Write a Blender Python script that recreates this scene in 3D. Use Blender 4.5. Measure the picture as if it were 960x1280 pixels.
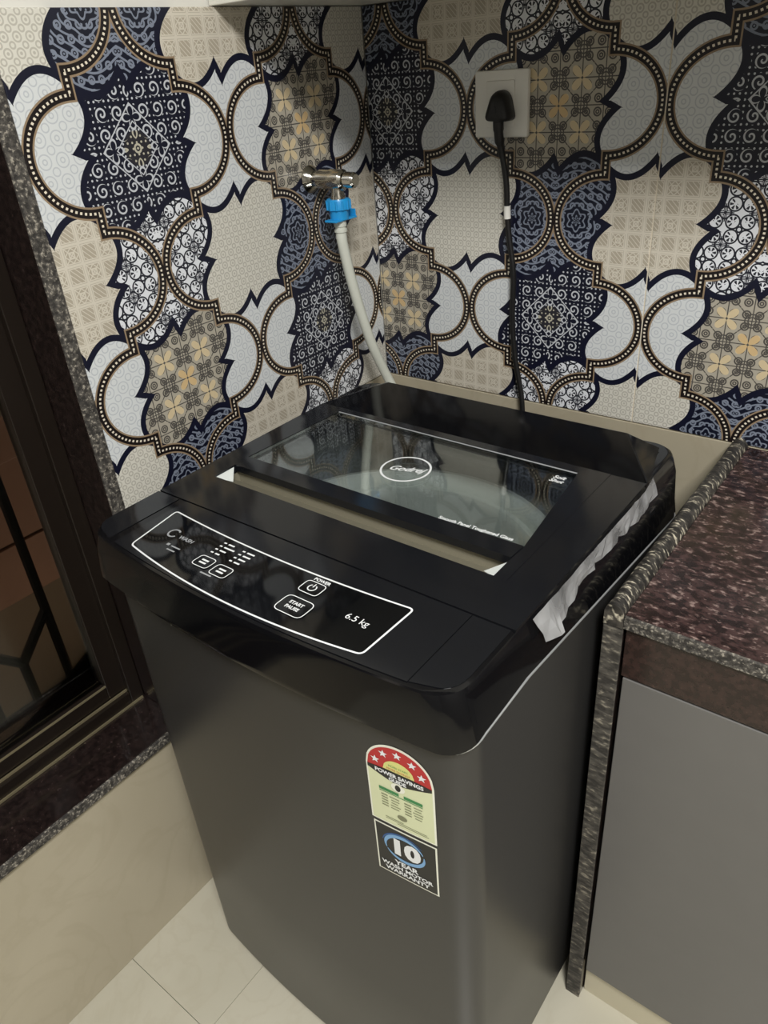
import bpy, bmesh, math, random
from mathutils import Vector, Matrix

# ------------------------------------------------------------------ scene, camera, world, lights
scene = bpy.context.scene
COL = scene.collection
for o in list(bpy.data.objects):
    bpy.data.objects.remove(o, do_unlink=True)

H = 0.16                    # half of the repeat of the wall tile print
ZA = 8.17 * H               # height of one print row above the floor

cam_d = bpy.data.cameras.new('camera')
cam_d.sensor_fit = 'VERTICAL'
cam_d.sensor_height = 36.0
cam_d.lens = 938.2 / 1280.0 * 36.0
cam_d.clip_start = 0.02
cam = bpy.data.objects.new('camera', cam_d)
COL.objects.link(cam)
rgt = Vector((0.7932, 0.6048, -0.0703)); dwn = Vector((0.2647, -0.4466, -0.8547)); fwd = Vector((-0.5483, 0.6593, -0.5144))
m = Matrix((rgt, -dwn, -fwd)).transposed().to_4x4()
m.translation = Vector((0.9281, -1.1643, 1.3837))
cam.matrix_world = m
scene.camera = cam

world = bpy.data.worlds.new('world'); scene.world = world
world.use_nodes = True
wb = world.node_tree.nodes['Background']
wb.inputs[0].default_value = (0.78, 0.68, 0.58, 1)
wb.inputs[1].default_value = 1.5

scene.view_settings.view_transform = 'Standard'
scene.view_settings.look = 'None'
scene.view_settings.gamma = 1.0
scene.view_settings.use_curve_mapping = False
scene.view_settings.exposure = 0.0

LAMP = (1.55, -1.58, 2.585)
ld = bpy.data.lights.new('ceiling_panel_light', 'AREA')
ld.shape = 'RECTANGLE'; ld.size = 0.56; ld.size_y = 0.56
ld.energy = 82.0
ld.color = (1.0, 0.995, 0.975)
lo = bpy.data.objects.new('ceiling_panel_light', ld)
lo.location = (LAMP[0], LAMP[1], LAMP[2] - 0.035)
COL.objects.link(lo)

random.seed(7)

# ------------------------------------------------------------------ helpers
def lin(c):
    return tuple(((v / 255.0) / 12.92 if v / 255.0 <= 0.04045 else ((v / 255.0 + 0.055) / 1.055) ** 2.4) for v in c)

class NT:
    """tiny expression compiler onto shader math nodes"""
    def __init__(self, tree):
        self.t = tree
    def math(self, op, *a):
        n = self.t.nodes.new('ShaderNodeMath'); n.operation = op
        for k, v in enumerate(a):
            if isinstance(v, V):
                self.t.links.new(v.s, n.inputs[k])
            else:
                n.inputs[k].default_value = float(v)
        return V(self, n.outputs[0])
    def mix(self, f, a, b):
        n = self.t.nodes.new('ShaderNodeMix'); n.data_type = 'RGBA'; n.clamp_factor = True
        self._in(n.inputs[0], f); self._in(n.inputs[6], a); self._in(n.inputs[7], b)
        return V(self, n.outputs[2])
    def _in(self, sock, v):
        if isinstance(v, V):
            self.t.links.new(v.s, sock)
        elif isinstance(v, (tuple, list)):
            sock.default_value = (v[0], v[1], v[2], 1.0)
        else:
            sock.default_value = v

class V:
    def __init__(self, nt, s): self.n = nt; self.s = s
    def __add__(self, o): return self.n.math('ADD', self, o)
    __radd__ = __add__
    def __sub__(self, o): return self.n.math('SUBTRACT', self, o)
    def __rsub__(self, o): return self.n.math('SUBTRACT', o, self)
    def __mul__(self, o): return self.n.math('MULTIPLY', self, o)
    __rmul__ = __mul__
    def __truediv__(self, o): return self.n.math('DIVIDE', self, o)
    def __lt__(self, o): return self.n.math('LESS_THAN', self, o)
    def __gt__(self, o): return self.n.math('GREATER_THAN', self, o)
    def abs(self): return self.n.math('ABSOLUTE', self)
    def sqrt(self): return self.n.math('SQRT', self)
    def floor(self): return self.n.math('FLOOR', self)
    def fract(self): return self.n.math('FRACT', self)
    def sign(self): return self.n.math('SIGN', self)
    def cos(self): return self.n.math('COSINE', self)
    def mod(self, o): return self.n.math('FLOORED_MODULO', self, o)
    def eq(self, o): return self.n.math('COMPARE', self, o, 0.4)
def vmin(a, b): return a.n.math('MINIMUM', a, b)
def vmax(a, b): return a.n.math('MAXIMUM', a, b)
def vatan2(a, b): return a.n.math('ARCTAN2', a, b)
def vlen(a, b): return (a * a + b * b).sqrt()
def vor(*a):
    r = a[0]
    for b in a[1:]: r = vmax(r, b)
    return r

def new_mat(name):
    mt = bpy.data.materials.new(name); mt.use_nodes = True
    return mt, mt.node_tree, mt.node_tree.nodes['Principled BSDF']

def mat(name, rgb, rough=0.5, metal=0.0, coat=0.0, spec=0.5, noise=0.0, nscale=60.0, bump=0.0, bscale=80.0, alpha=None):
    """procedural material: base colour (sRGB 0-255) with a little noise variation and optional fine relief"""
    mt, t, b = new_mat(name)
    b.inputs['Roughness'].default_value = rough
    b.inputs['Metallic'].default_value = metal
    b.inputs['Coat Weight'].default_value = coat
    b.inputs['Specular IOR Level'].default_value = spec
    c = lin(rgb)
    geo = t.nodes.new('ShaderNodeNewGeometry')
    nz = t.nodes.new('ShaderNodeTexNoise'); nz.inputs['Scale'].default_value = nscale; nz.inputs['Detail'].default_value = 3
    t.links.new(geo.outputs['Position'], nz.inputs['Vector'])
    if noise > 0:
        nt = NT(t)
        f = V(nt, nz.outputs['Fac'])
        col = nt.mix(f, tuple(v * (1 - noise) for v in c), tuple(min(1, v * (1 + noise)) for v in c))
        t.links.new(col.s, b.inputs['Base Color'])
    else:
        b.inputs['Base Color'].default_value = (*c, 1)
    if bump > 0:
        n2 = t.nodes.new('ShaderNodeTexNoise'); n2.inputs['Scale'].default_value = bscale; n2.inputs['Detail'].default_value = 4
        t.links.new(geo.outputs['Position'], n2.inputs['Vector'])
        bp = t.nodes.new('ShaderNodeBump'); bp.inputs['Strength'].default_value = bump; bp.inputs['Distance'].default_value = 0.004
        t.links.new(n2.outputs['Fac'], bp.inputs['Height']); t.links.new(bp.outputs[0], b.inputs['Normal'])
    return mt

ORG = {}
def link(o, parent, origin):
    COL.objects.link(o)
    if parent is not None:
        o.parent = parent
        ORG[o.name] = ORG[parent.name]
    else:
        o.location = origin
        ORG[o.name] = Vector(origin)
    return o

def mesh(name, verts, faces, mt, parent=None, smooth=False, uv=None, fix=True):
    """one mesh object from world-space vertices"""
    me = bpy.data.meshes.new(name)
    vs = [Vector(v) for v in verts]
    if parent is not None:
        org = ORG[parent.name]
    else:
        xs = [v.x for v in vs]; ys = [v.y for v in vs]; zs = [v.z for v in vs]
        org = Vector(((min(xs) + max(xs)) / 2, (min(ys) + max(ys)) / 2, min(zs)))
    me.from_pydata([v - org for v in vs], [], faces)
    if uv:
        ul = me.uv_layers.new(name='UVMap')
        for lp in me.loops:
            ul.data[lp.index].uv = uv(vs[lp.vertex_index])
    me.validate(); me.update()
    if fix:
        bm = bmesh.new(); bm.from_mesh(me); bmesh.ops.recalc_face_normals(bm, faces=bm.faces); bm.to_mesh(me); bm.free()
    if smooth:
        for p in me.polygons: p.use_smooth = True
        try: me.set_sharp_from_angle(angle=math.radians(smooth if smooth > 1 else 40))
        except Exception: pass
    me.materials.append(mt)
    return link(bpy.data.objects.new(name, me), parent, org)

def empty(name, loc, label=None, cat=None, group=None, kind=None):
    o = bpy.data.objects.new(name, None)
    o.empty_display_size = 0.05
    link(o, None, loc)
    return tag(o, label, cat, group, kind)

def tag(o, label=None, cat=None, group=None, kind=None):
    if label: o['label'] = label
    if cat: o['category'] = cat
    if group: o['group'] = group
    if kind: o['kind'] = kind
    return o

class MB:
    """collects shapes; build() makes one object"""
    def __init__(self): self.v = []; self.f = []
    def add(self, v, f):
        n = len(self.v); self.v += [tuple(q) for q in v]; self.f += [tuple(i + n for i in q) for q in f]; return self
    def box(self, x0, x1, y0, y1, z0, z1, bev=0.0):
        if bev <= 0:
            v = [(x, y, z) for x in (x0, x1) for y in (y0, y1) for z in (z0, z1)]
            return self.add(v, [(0, 1, 3, 2), (4, 6, 7, 5), (0, 4, 5, 1), (2, 3, 7, 6), (0, 2, 6, 4), (1, 5, 7, 3)])
        bm = bmesh.new(); bmesh.ops.create_cube(bm, size=1)
        for q in bm.verts:
            q.co = Vector(((x0 + x1) / 2 + q.co.x * (x1 - x0), (y0 + y1) / 2 + q.co.y * (y1 - y0), (z0 + z1) / 2 + q.co.z * (z1 - z0)))
        bmesh.ops.bevel(bm, geom=bm.edges[:], offset=bev, segments=2, affect='EDGES', profile=0.5)
        bm.verts.index_update()
        self.add([q.co[:] for q in bm.verts], [tuple(q.index for q in f.verts) for f in bm.faces]); bm.free()
        return self
    def prism(self, poly, z0, z1):
        n = len(poly)
        v = [(x, y, z0) for x, y in poly] + [(x, y, z1) for x, y in poly]
        f = [tuple(range(n))[::-1], tuple(range(n, 2 * n))] + [(i, (i + 1) % n, n + (i + 1) % n, n + i) for i in range(n)]
        return self.add(v, f)
    def loft(self, rings, cap0=True, cap1=True, close=True):
        n = len(rings[0]); v = [p for r in rings for p in r]; f = []
        for k in range(len(rings) - 1):
            for i in range(n if close else n - 1):
                j = (i + 1) % n
                f.append((k * n + i, k * n + j, (k + 1) * n + j, (k + 1) * n + i))
        if cap0: f.append(tuple(range(n))[::-1])
        if cap1: f.append(tuple(range((len(rings) - 1) * n, len(rings) * n)))
        return self.add(v, f)
    def lathe(self, base, axis, prof, n=28):
        """prof: (distance along axis, radius)"""
        a = Vector(axis).normalized(); e = a.orthogonal().normalized(); g = a.cross(e); b = Vector(base)
        return self.loft([[b + a * t + (e * math.cos(2 * math.pi * i / n) + g * math.sin(2 * math.pi * i / n)) * max(r, 1e-5) for i in range(n)] for t, r in prof])
    def tube(self, pts, r, n=12, flat=1.0):
        pts = [Vector(p) for p in pts]; rings = []; prev = None
        for k, p in enumerate(pts):
            d = (pts[min(k + 1, len(pts) - 1)] - pts[max(k - 1, 0)]).normalized()
            if prev is None: e = d.orthogonal().normalized()
            else: e = (prev - d * prev.dot(d)).normalized()
            prev = e; g = d.cross(e)
            rr = r[k] if isinstance(r, (list, tuple)) else r
            rings.append([p + (e * math.cos(2 * math.pi * i / n) + g * math.sin(2 * math.pi * i / n) * flat) * rr for i in range(n)])
        return self.loft(rings)
    def build(self, name, mt, parent=None, smooth=False, uv=None, fix=True):
        return mesh(name, self.v, self.f, mt, parent, smooth, uv, fix)

def spline(pts, n=10):
    """Catmull-Rom through points"""
    P = [Vector(p) for p in pts]; P = [P[0] * 2 - P[1]] + P + [P[-1] * 2 - P[-2]]; out = []
    for k in range(1, len(P) - 2):
        for i in range(n):
            t = i / n
            a, b, c, d = P[k - 1], P[k], P[k + 1], P[k + 2]
            out.append(0.5 * ((2 * b) + (c - a) * t + (2 * a - 5 * b + 4 * c - d) * t * t + (3 * b - a - 3 * c + d) * t ** 3))
    out.append(P[-2]); return out

def text_geo(s, size, shear=0.0, align='CENTER', sx=1.0, bold=0.0):
    cu = bpy.data.curves.new('txt', 'FONT'); cu.body = s; cu.size = size; cu.shear = shear
    cu.align_x = align; cu.align_y = 'CENTER'; cu.resolution_u = 3; cu.offset = bold
    o = bpy.data.objects.new('txt', cu); COL.objects.link(o)
    dg = bpy.context.evaluated_depsgraph_get(); dg.update()
    me = bpy.data.meshes.new_from_object(o.evaluated_get(dg))
    v = [(q.co.x * sx, q.co.y) for q in me.vertices]; f = [tuple(p.vertices) for p in me.polygons]
    bpy.data.objects.remove(o); bpy.data.curves.remove(cu); bpy.data.meshes.remove(me)
    return v, f

# ------------------------------------------------------------------ materials
def tile_print():
    mt, t, b = new_mat('printed_wall_tile')
    nt = NT(t)
    uvn = t.nodes.new('ShaderNodeUVMap'); uvn.uv_map = 'UVMap'
    sp = t.nodes.new('ShaderNodeSeparateXYZ'); t.links.new(uvn.outputs[0], sp.inputs[0])
    u = V(nt, sp.outputs[0]); v = V(nt, sp.outputs[1])
    ru = (u + 0.5).floor(); rv = (v + 0.5).floor(); tu = u - ru; tv = v - rv
    def saw(q):
        a = q.abs(); w = (0.29 - a) / 0.26
        par = 0.098 - 0.158 * (w * w)
        s = q.sign() * vmax(a * -2.0, par)
        near = a < 0.03
        sl = near * 2.0 + (1 - near) * (4.67 * (0.29 - a).abs())
        return s, (sl * sl + 1).sqrt()
    sv, cv = saw(tv); su, cu = saw(tu)
    xp = u - sv; yp = v - su
    dn = vmin((xp.fract() - 0.5).abs() / cv, (yp.fract() - 0.5).abs() / cu)
    navy = dn < 0.028
    i = (xp + 0.5).floor(); j = (yp + 0.5).floor()
    lx = u - i; ly = v - j; ax = lx.abs(); ay = ly.abs()
    k = (i + j).mod(4); jo = j.mod(2)
    def lat(x, y, per, ox=0.0, oy=0.0):
        return ((x + ox) / per + 0.5).fract() * per - per / 2, ((y + oy) / per + 0.5).fract() * per - per / 2
    def ring(px, py, r, w): return (vlen(px, py) - r).abs() < w
    # pale ovals
    p1, q1 = lat(lx, ly, 0.15); p2, q2 = lat(lx, ly, 0.15, 0.075, 0.075)
    pal = vor(ring(p1, q1, 0.052, 0.005), ring(p2, q2, 0.03, 0.005), ring(p1, q1, 0.018, 0.005))
    col = nt.mix(pal * 0.5, lin((211, 214, 214)), lin((158, 164, 174)))
    # light floral beige
    p1, q1 = lat(lx, ly, 0.1); p2, q2 = lat(lx, ly, 0.1, 0.05, 0.05)
    flo = vor(ring(p1, q1, 0.03, 0.006), vlen(p1, q1) < 0.011, ring(p2, q2, 0.02, 0.006))
    cf = nt.mix(flo * 0.55, lin((212, 209, 198)), lin((150, 144, 132)))
    col = nt.mix(jo * k.eq(0), col, cf)
    # geometric beige
    p1, q1 = lat(lx, ly, 0.16); pa = p1.abs(); qa = q1.abs(); mxx = vmax(pa, qa)
    par2 = (((lx / 0.16 + 0.5).floor() + (ly / 0.16 + 0.5).floor()).mod(2)).eq(0)
    diag = (((p1 + q1) / 0.045).fract() < 0.2) * par2 * (mxx < 0.062)
    star = vor((pa - qa).abs() < 0.006, (pa + qa - 0.06).abs() < 0.006) * (1 - par2)
    geo = vor((mxx - 0.076).abs() < 0.006, (mxx - 0.062).abs() < 0.0045, diag, star, ((mxx - 0.022).abs() < 0.006) * (1 - par2))
    cg = nt.mix(geo * 0.95, lin((172, 163, 146)), lin((208, 201, 186)))
    col = nt.mix(jo * k.eq(2), col, cg)
    # white with black clover
    px = ax - 0.24
    pX, pY = lat(px, ly, 0.27); pxa = pX.abs(); pya = pY.abs()
    rc = vlen(pxa - 0.062, pya - 0.062)
    th = vatan2(pya - 0.062, pxa - 0.062)
    fan = (rc < 0.046) * (rc > 0.014) * ((th * 6).cos() > -0.1) * (pxa + pya > 0.105)
    p2, q2 = lat(px, ly, 0.27, 0.135, 0.135); r2 = vlen(p2, q2); t2 = vatan2(q2, p2)
    cl = vor((rc - 0.058).abs() < 0.007, fan, ring(pX, pY, 0.022, 0.007), ((r2 - 0.035 - 0.018 * (t2 * 4).cos()).abs() < 0.008), r2 < 0.013,
             ((pxa - 0.135).abs() < 0.005) * (pya > 0.06), ((pya - 0.135).abs() < 0.005) * (pxa > 0.06))
    cw = nt.mix(cl, lin((222, 224, 228)), lin((30, 32, 42)))
    col = nt.mix(jo * k.eq(3), col, cw)
    # dark blue damask
    rr = vlen(px, ly); th = vatan2(ly, px)
    wav = ((rr + 0.016 * (th * 6).cos()) / 0.058).fract()
    p2, q2 = lat(px, ly, 0.09, 0.045, 0.045)
    da = vor((wav - 0.5).abs() < 0.14, (rr > 0.13) * ring(p2, q2, 0.024, 0.008), vlen(p2, q2) < 0.008)
    cd = nt.mix(da * 0.8, lin((20, 23, 38)), lin((136, 144, 160)))
    col = nt.mix(jo * k.eq(1), col, cd)
    # dark scroll medallion
    mx_ = vmax(ax, ay); mn_ = vmin(ax, ay)
    fx = mx_ - 0.23; fr = vlen(fx, mn_); c2 = ((fx * fx - mn_ * mn_) / (fr * fr + 0.0001)).abs()
    pet = ((fr - (0.026 + 0.062 * c2)).abs() < 0.009)
    p1, q1 = lat(ax, ay, 0.15, 0.03, 0.03)
    r1 = vlen(p1, q1); t1 = vatan2(q1, p1)
    spi = ((r1 / 0.042 + t1 / 6.2832).fract() < 0.36) * (r1 < 0.058)
    p2, q2 = lat(ax, ay, 0.045, 0.0, 0.0)
    dots = (vlen(p2, q2) < 0.009) * (r1 > 0.064)
    fo = fr > 0.095
    sc = vor(pet, spi * fo, dots * fo, ((ax + ay) - 0.33).abs() < 0.007, ((ax + ay) - 0.2).abs() < 0.006, ring(lx, ly, 0.03, 0.008))
    ctr = vlen(lx, ly) < 0.13
    ink = nt.mix(ctr, lin((200, 203, 208)), lin((192, 187, 168)))
    cdk = nt.mix(sc * 0.9, nt.mix(ctr, lin((24, 26, 40)), lin((44, 43, 48))), ink)
    col = nt.mix((1 - jo) * k.eq(0), col, cdk)
    # brown medallion with flowers
    gi = (lx / 0.22 + 0.5).floor(); gj = (ly / 0.22 + 0.5).floor()
    px = lx - gi * 0.22; py = ly - gj * 0.22; pr = vlen(px, py)
    even = ((gi + gj).mod(2)).eq(0)
    s2 = ((px * py) * 2 / (pr * pr + 0.0001)).abs()
    near1 = (gi.abs() < 1.5) * (gj.abs() < 1.5)
    petal = (pr < 0.128 * s2) * even * near1 * (pr > 0.012)
    vein = vor(px.abs() < 0.005, py.abs() < 0.005)
    p2, q2 = lat(lx, ly, 0.11, 0.055, 0.055)
    orn = vor(vein, ring(p2, q2, 0.033, 0.007), ring(p2, q2, 0.014, 0.006), ((px.abs() - py.abs()).abs() < 0.007) * (pr > 0.05) * (1 - even), ring(px, py, 0.062, 0.006) * (1 - even), ring(px, py, 0.034, 0.006) * (1 - even))
    cbr = nt.mix(orn * 0.85, lin((172, 165, 150)), lin((40, 39, 42)))
    inner = vlen(lx, ly) < 0.12
    cbr = nt.mix(petal, cbr, nt.mix(inner, lin((208, 190, 154)), lin((206, 178, 132))))
    col = nt.mix((1 - jo) * k.eq(2), col, cbr)
    # navy scalloped outlines
    col = nt.mix(navy, col, lin((20, 22, 40)))
    # beaded rope
    odd = (ru + rv).mod(2)
    ex = 0.5 - tu.abs(); A, B = 0.468, 0.42
    q = vlen(ex / A, tv / B); g = vlen(ex / (A * A), tv / (B * B)) / q
    de = (q - 1).abs() / g + (1 - odd) * 10
    X = u.fract() - 0.5; Y = v.fract() - 0.5
    ds = vmax(X.abs(), Y.abs() - 0.08)
    d = vmin(de, ds)
    bead = vor((((vatan2(tv / B, ex / A) * (0.445 / 0.04)).fract() - 0.5).abs() < 0.24) * (de < 0.010),
               (((Y / 0.04).fract() - 0.5).abs() < 0.24) * (ds < 0.010))
    col = nt.mix(d < 0.05, col, lin((146, 126, 102)))
    col = nt.mix(d < 0.035, col, lin((28, 22, 22)))
    col = nt.mix(bead, col, lin((226, 216, 196)))
    t.links.new(col.s, b.inputs['Base Color'])
    b.inputs['Roughness'].default_value = 0.34
    b.inputs['Specular IOR Level'].default_value = 0.4
    return mt

def marble(name, c1, c2, vein, scale=3.0, rough=0.3):
    mt, t, b = new_mat(name)
    nt = NT(t)
    geo = t.nodes.new('ShaderNodeNewGeometry')
    n1 = t.nodes.new('ShaderNodeTexNoise'); n1.inputs['Scale'].default_value = scale; n1.inputs['Detail'].default_value = 6; n1.inputs['Distortion'].default_value = 1.4
    n2 = t.nodes.new('ShaderNodeTexNoise'); n2.inputs['Scale'].default_value = scale * 1.6; n2.inputs['Detail'].default_value = 8; n2.inputs['Distortion'].default_value = 2.2
    oi = t.nodes.new('ShaderNodeObjectInfo')
    off = t.nodes.new('ShaderNodeVectorMath'); off.operation = 'MULTIPLY_ADD'
    cmb = t.nodes.new('ShaderNodeCombineXYZ')
    for q in range(3): t.links.new(oi.outputs['Random'], cmb.inputs[q])
    off.inputs[1].default_value = (9, 9, 9)
    t.links.new(cmb.outputs[0], off.inputs[0]); t.links.new(geo.outputs['Position'], off.inputs[2])
    t.links.new(off.outputs[0], n1.inputs['Vector']); t.links.new(off.outputs[0], n2.inputs['Vector'])
    a = V(nt, n1.outputs['Fac']); w = V(nt, n2.outputs['Fac'])
    col = nt.mix((a - 0.3) * 2.4, lin(c1), lin(c2))
    vn = 1 - vmin((w - 0.5).abs() * 22, 1.0 + a * 0)
    col = nt.mix(vn * 0.28, col, lin(vein))
    col = nt.mix(V(nt, oi.outputs['Random']) * 0.3, col, lin(tuple(min(255, q * 1.12) for q in c2)))
    t.links.new(col.s, b.inputs['Base Color'])
    b.inputs['Roughness'].default_value = rough
    return mt

def granite(name, dark, mid, light, scale=90.0, rough=0.12, stretch=(1, 1, 1), hi=0.62, bump=0.0):
    mt, t, b = new_mat(name)
    nt = NT(t)
    geo = t.nodes.new('ShaderNodeNewGeometry')
    mp = t.nodes.new('ShaderNodeMapping'); mp.inputs['Scale'].default_value = stretch
    t.links.new(geo.outputs['Position'], mp.inputs['Vector'])
    n1 = t.nodes.new('ShaderNodeTexNoise'); n1.inputs['Scale'].default_value = scale; n1.inputs['Detail'].default_value = 3; n1.inputs['Roughness'].default_value = 0.6
    n2 = t.nodes.new('ShaderNodeTexNoise'); n2.inputs['Scale'].default_value = scale * 2.1; n2.inputs['Detail'].default_value = 2
    vo = t.nodes.new('ShaderNodeTexVoronoi'); vo.inputs['Scale'].default_value = scale * 1.2
    for q in (n1, n2, vo): t.links.new(mp.outputs[0], q.inputs['Vector'])
    a = V(nt, n1.outputs['Fac']); c = V(nt, n2.outputs['Fac']); d = V(nt, vo.outputs['Distance'])
    col = nt.mix((a - 0.4) * 5, lin(dark), lin(mid))
    col = nt.mix((c * 0.6 + a * 0.5 - hi + 0.04 - d * 0.06) * 9, col, lin(light))
    t.links.new(col.s, b.inputs['Base Color'])
    b.inputs['Roughness'].default_value = rough
    if bump:
        bp = t.nodes.new('ShaderNodeBump'); bp.inputs['Strength'].default_value = bump; bp.inputs['Distance'].default_value = 0.003
        t.links.new(n1.outputs['Fac'], bp.inputs['Height']); t.links.new(bp.outputs[0], b.inputs['Normal'])
    return mt

def sheer(name, tint, rough, fac_base, fac_edge, gloss=(0.9, 0.9, 0.9)):
    """thin clear sheet: transmits straight through, reflects more at grazing angles"""
    mt, t, b = new_mat(name)
    t.nodes.remove(b)
    out = t.nodes['Material Output']
    tr = t.nodes.new('ShaderNodeBsdfTransparent'); tr.inputs[0].default_value = (*tint, 1)
    gl = t.nodes.new('ShaderNodeBsdfGlossy'); gl.inputs[0].default_value = (*gloss, 1); gl.inputs['Roughness'].default_value = rough
    lw = t.nodes.new('ShaderNodeFresnel'); lw.inputs[0].default_value = 1.5
    nt = NT(t)
    f = V(nt, lw.outputs[0]) * fac_edge + fac_base
    mx = t.nodes.new('ShaderNodeMixShader')
    t.links.new(f.s, mx.inputs[0]); t.links.new(tr.outputs[0], mx.inputs[1]); t.links.new(gl.outputs[0], mx.inputs[2])
    t.links.new(mx.outputs[0], out.inputs[0])
    return mt

def film_mat():
    mt, t, b = new_mat('crinkled_clear_film')
    out = t.nodes['Material Output']
    b.inputs['Base Color'].default_value = (0.42, 0.42, 0.42, 1); b.inputs['Roughness'].default_value = 0.1
    b.inputs['Specular IOR Level'].default_value = 1.0
    tr = t.nodes.new('ShaderNodeBsdfTransparent'); tr.inputs[0].default_value = (0.8, 0.8, 0.8, 1)
    geo = t.nodes.new('ShaderNodeNewGeometry')
    nz = t.nodes.new('ShaderNodeTexNoise'); nz.inputs['Scale'].default_value = 24; nz.inputs['Detail'].default_value = 1
    t.links.new(geo.outputs['Position'], nz.inputs['Vector'])
    nt = NT(t); f = V(nt, nz.outputs['Fac']) * 1.2 - 0.05
    mx = t.nodes.new('ShaderNodeMixShader')
    t.links.new(f.s, mx.inputs[0]); t.links.new(tr.outputs[0], mx.inputs[1]); t.links.new(b.outputs[0], mx.inputs[2]); t.links.new(mx.outputs[0], out.inputs[0])
    return mt

M = {}
M['print'] = tile_print()
M['paint'] = mat('white_wall_paint', (214, 212, 204), 0.6, noise=0.03, nscale=8)
M['paint_grey'] = mat('grey_wall_paint', (132, 130, 126), 0.6, noise=0.03, nscale=8)
M['grout'] = mat('pale_grout', (214, 204, 184), 0.8, noise=0.06)
M['dado'] = marble('beige_marble_wall_tile', (160, 151, 130), (174, 165, 144), (150, 139, 116), 2.6, 0.3)
M['floor'] = marble('cream_marble_floor_tile', (176, 171, 153), (188, 183, 166), (170, 162, 142), 3.2, 0.32)
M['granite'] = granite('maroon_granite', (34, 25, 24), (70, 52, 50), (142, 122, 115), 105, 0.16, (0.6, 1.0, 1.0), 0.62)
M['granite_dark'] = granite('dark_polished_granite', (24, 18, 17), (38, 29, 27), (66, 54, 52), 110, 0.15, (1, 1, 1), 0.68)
M['granite_edge'] = granite('rough_granite_edge', (46, 43, 40), (86, 82, 76), (160, 153, 140), 150, 0.75, (1, 1, 1), 0.60, 0.6)
M['edge_y'] = granite('rough_granite_edge_cross_grain', (34, 32, 30), (70, 66, 60), (205, 196, 174), 95, 0.55, (0.55, 1.5, 0.55), 0.605, 0.6)
M['granite_apron'] = granite('maroon_polished_granite', (38, 26, 23), (54, 38, 34), (84, 64, 58), 110, 0.15, (1, 1, 1), 0.68)
M['edge_z'] = granite('rough_granite_edge_layered', (50, 47, 43), (84, 80, 73), (140, 133, 118), 75, 0.75, (0.7, 0.7, 1.6), 0.62, 0.6)
M['laminate'] = mat('grey_laminate', (104, 102, 99), 0.38, noise=0.05, nscale=20)
M['carcass'] = mat('dark_board', (50, 46, 42), 0.6, noise=0.05)
M['skirt'] = mat('cream_skirting', (198, 190, 166), 0.4, noise=0.05, nscale=12)
M['gloss_black'] = mat('gloss_black_plastic', (12, 12, 14), 0.1, noise=0.1, nscale=30, spec=0.32)
M['satin_black'] = mat('satin_black_plastic', (22, 23, 26), 0.11, spec=0.45, noise=0.12, nscale=30, bump=0.015, bscale=900)
M['panel_black'] = mat('control_panel_black', (9, 10, 12), 0.06, noise=0.05)
M['body'] = mat('graphite_painted_steel', (70, 69, 68), 0.34, metal=0.55, noise=0.03, nscale=400)
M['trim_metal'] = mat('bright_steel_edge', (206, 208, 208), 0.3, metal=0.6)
M['print_white'] = mat('white_print', (226, 228, 228), 0.45)
M['print_grey'] = mat('grey_print', (150, 152, 154), 0.5)
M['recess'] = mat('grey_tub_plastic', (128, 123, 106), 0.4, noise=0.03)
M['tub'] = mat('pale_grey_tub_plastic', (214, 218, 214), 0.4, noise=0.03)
M['tub_dark'] = mat('dark_grey_tub_plastic', (118, 121, 119), 0.4, noise=0.03)
M['drum'] = mat('stainless_drum', (226, 230, 227), 0.38, metal=0.35, noise=0.03)
M['glass'] = sheer('tinted_lid_glass', (0.95, 0.975, 0.965), 0.03, 0.0, 0.55)
M['pane'] = sheer('window_glass', (0.72, 0.72, 0.70), 0.02, 0.02, 1.0)
M['film'] = film_mat()
M['white_plastic'] = mat('white_socket_plastic', (232, 230, 222), 0.35)
M['rubber'] = mat('black_rubber', (18, 17, 17), 0.45, noise=0.1)
M['hose'] = mat('pale_hose', (206, 208, 196), 0.42, noise=0.04)
M['blue'] = mat('blue_plastic', (36, 150, 214), 0.35, noise=0.04)
M['chrome'] = mat('chrome', (196, 192, 182), 0.12, metal=1.0)
M['alu'] = mat('bronze_aluminium', (36, 29, 24), 0.32, metal=0.35, noise=0.06)
M['alu_edge'] = mat('pale_aluminium_edge', (172, 160, 128), 0.35, metal=0.7)  # edge highlights of the window frame, put into a paler metal colour
M['iron'] = mat('painted_iron', (24, 21, 18), 0.5, noise=0.1)
M['brick_red'] = mat('reddish_outer_wall', (118, 86, 66), 0.8, noise=0.2, nscale=6)
M['outer_beige'] = mat('brown_outer_wall', (128, 112, 92), 0.8, noise=0.15, nscale=5)
M['cabinet_white'] = mat('white_cabinet', (222, 220, 210), 0.4, noise=0.02)
M['strip_pale'] = mat('pale_strip', (226, 214, 190), 0.6, noise=0.1)

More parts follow.
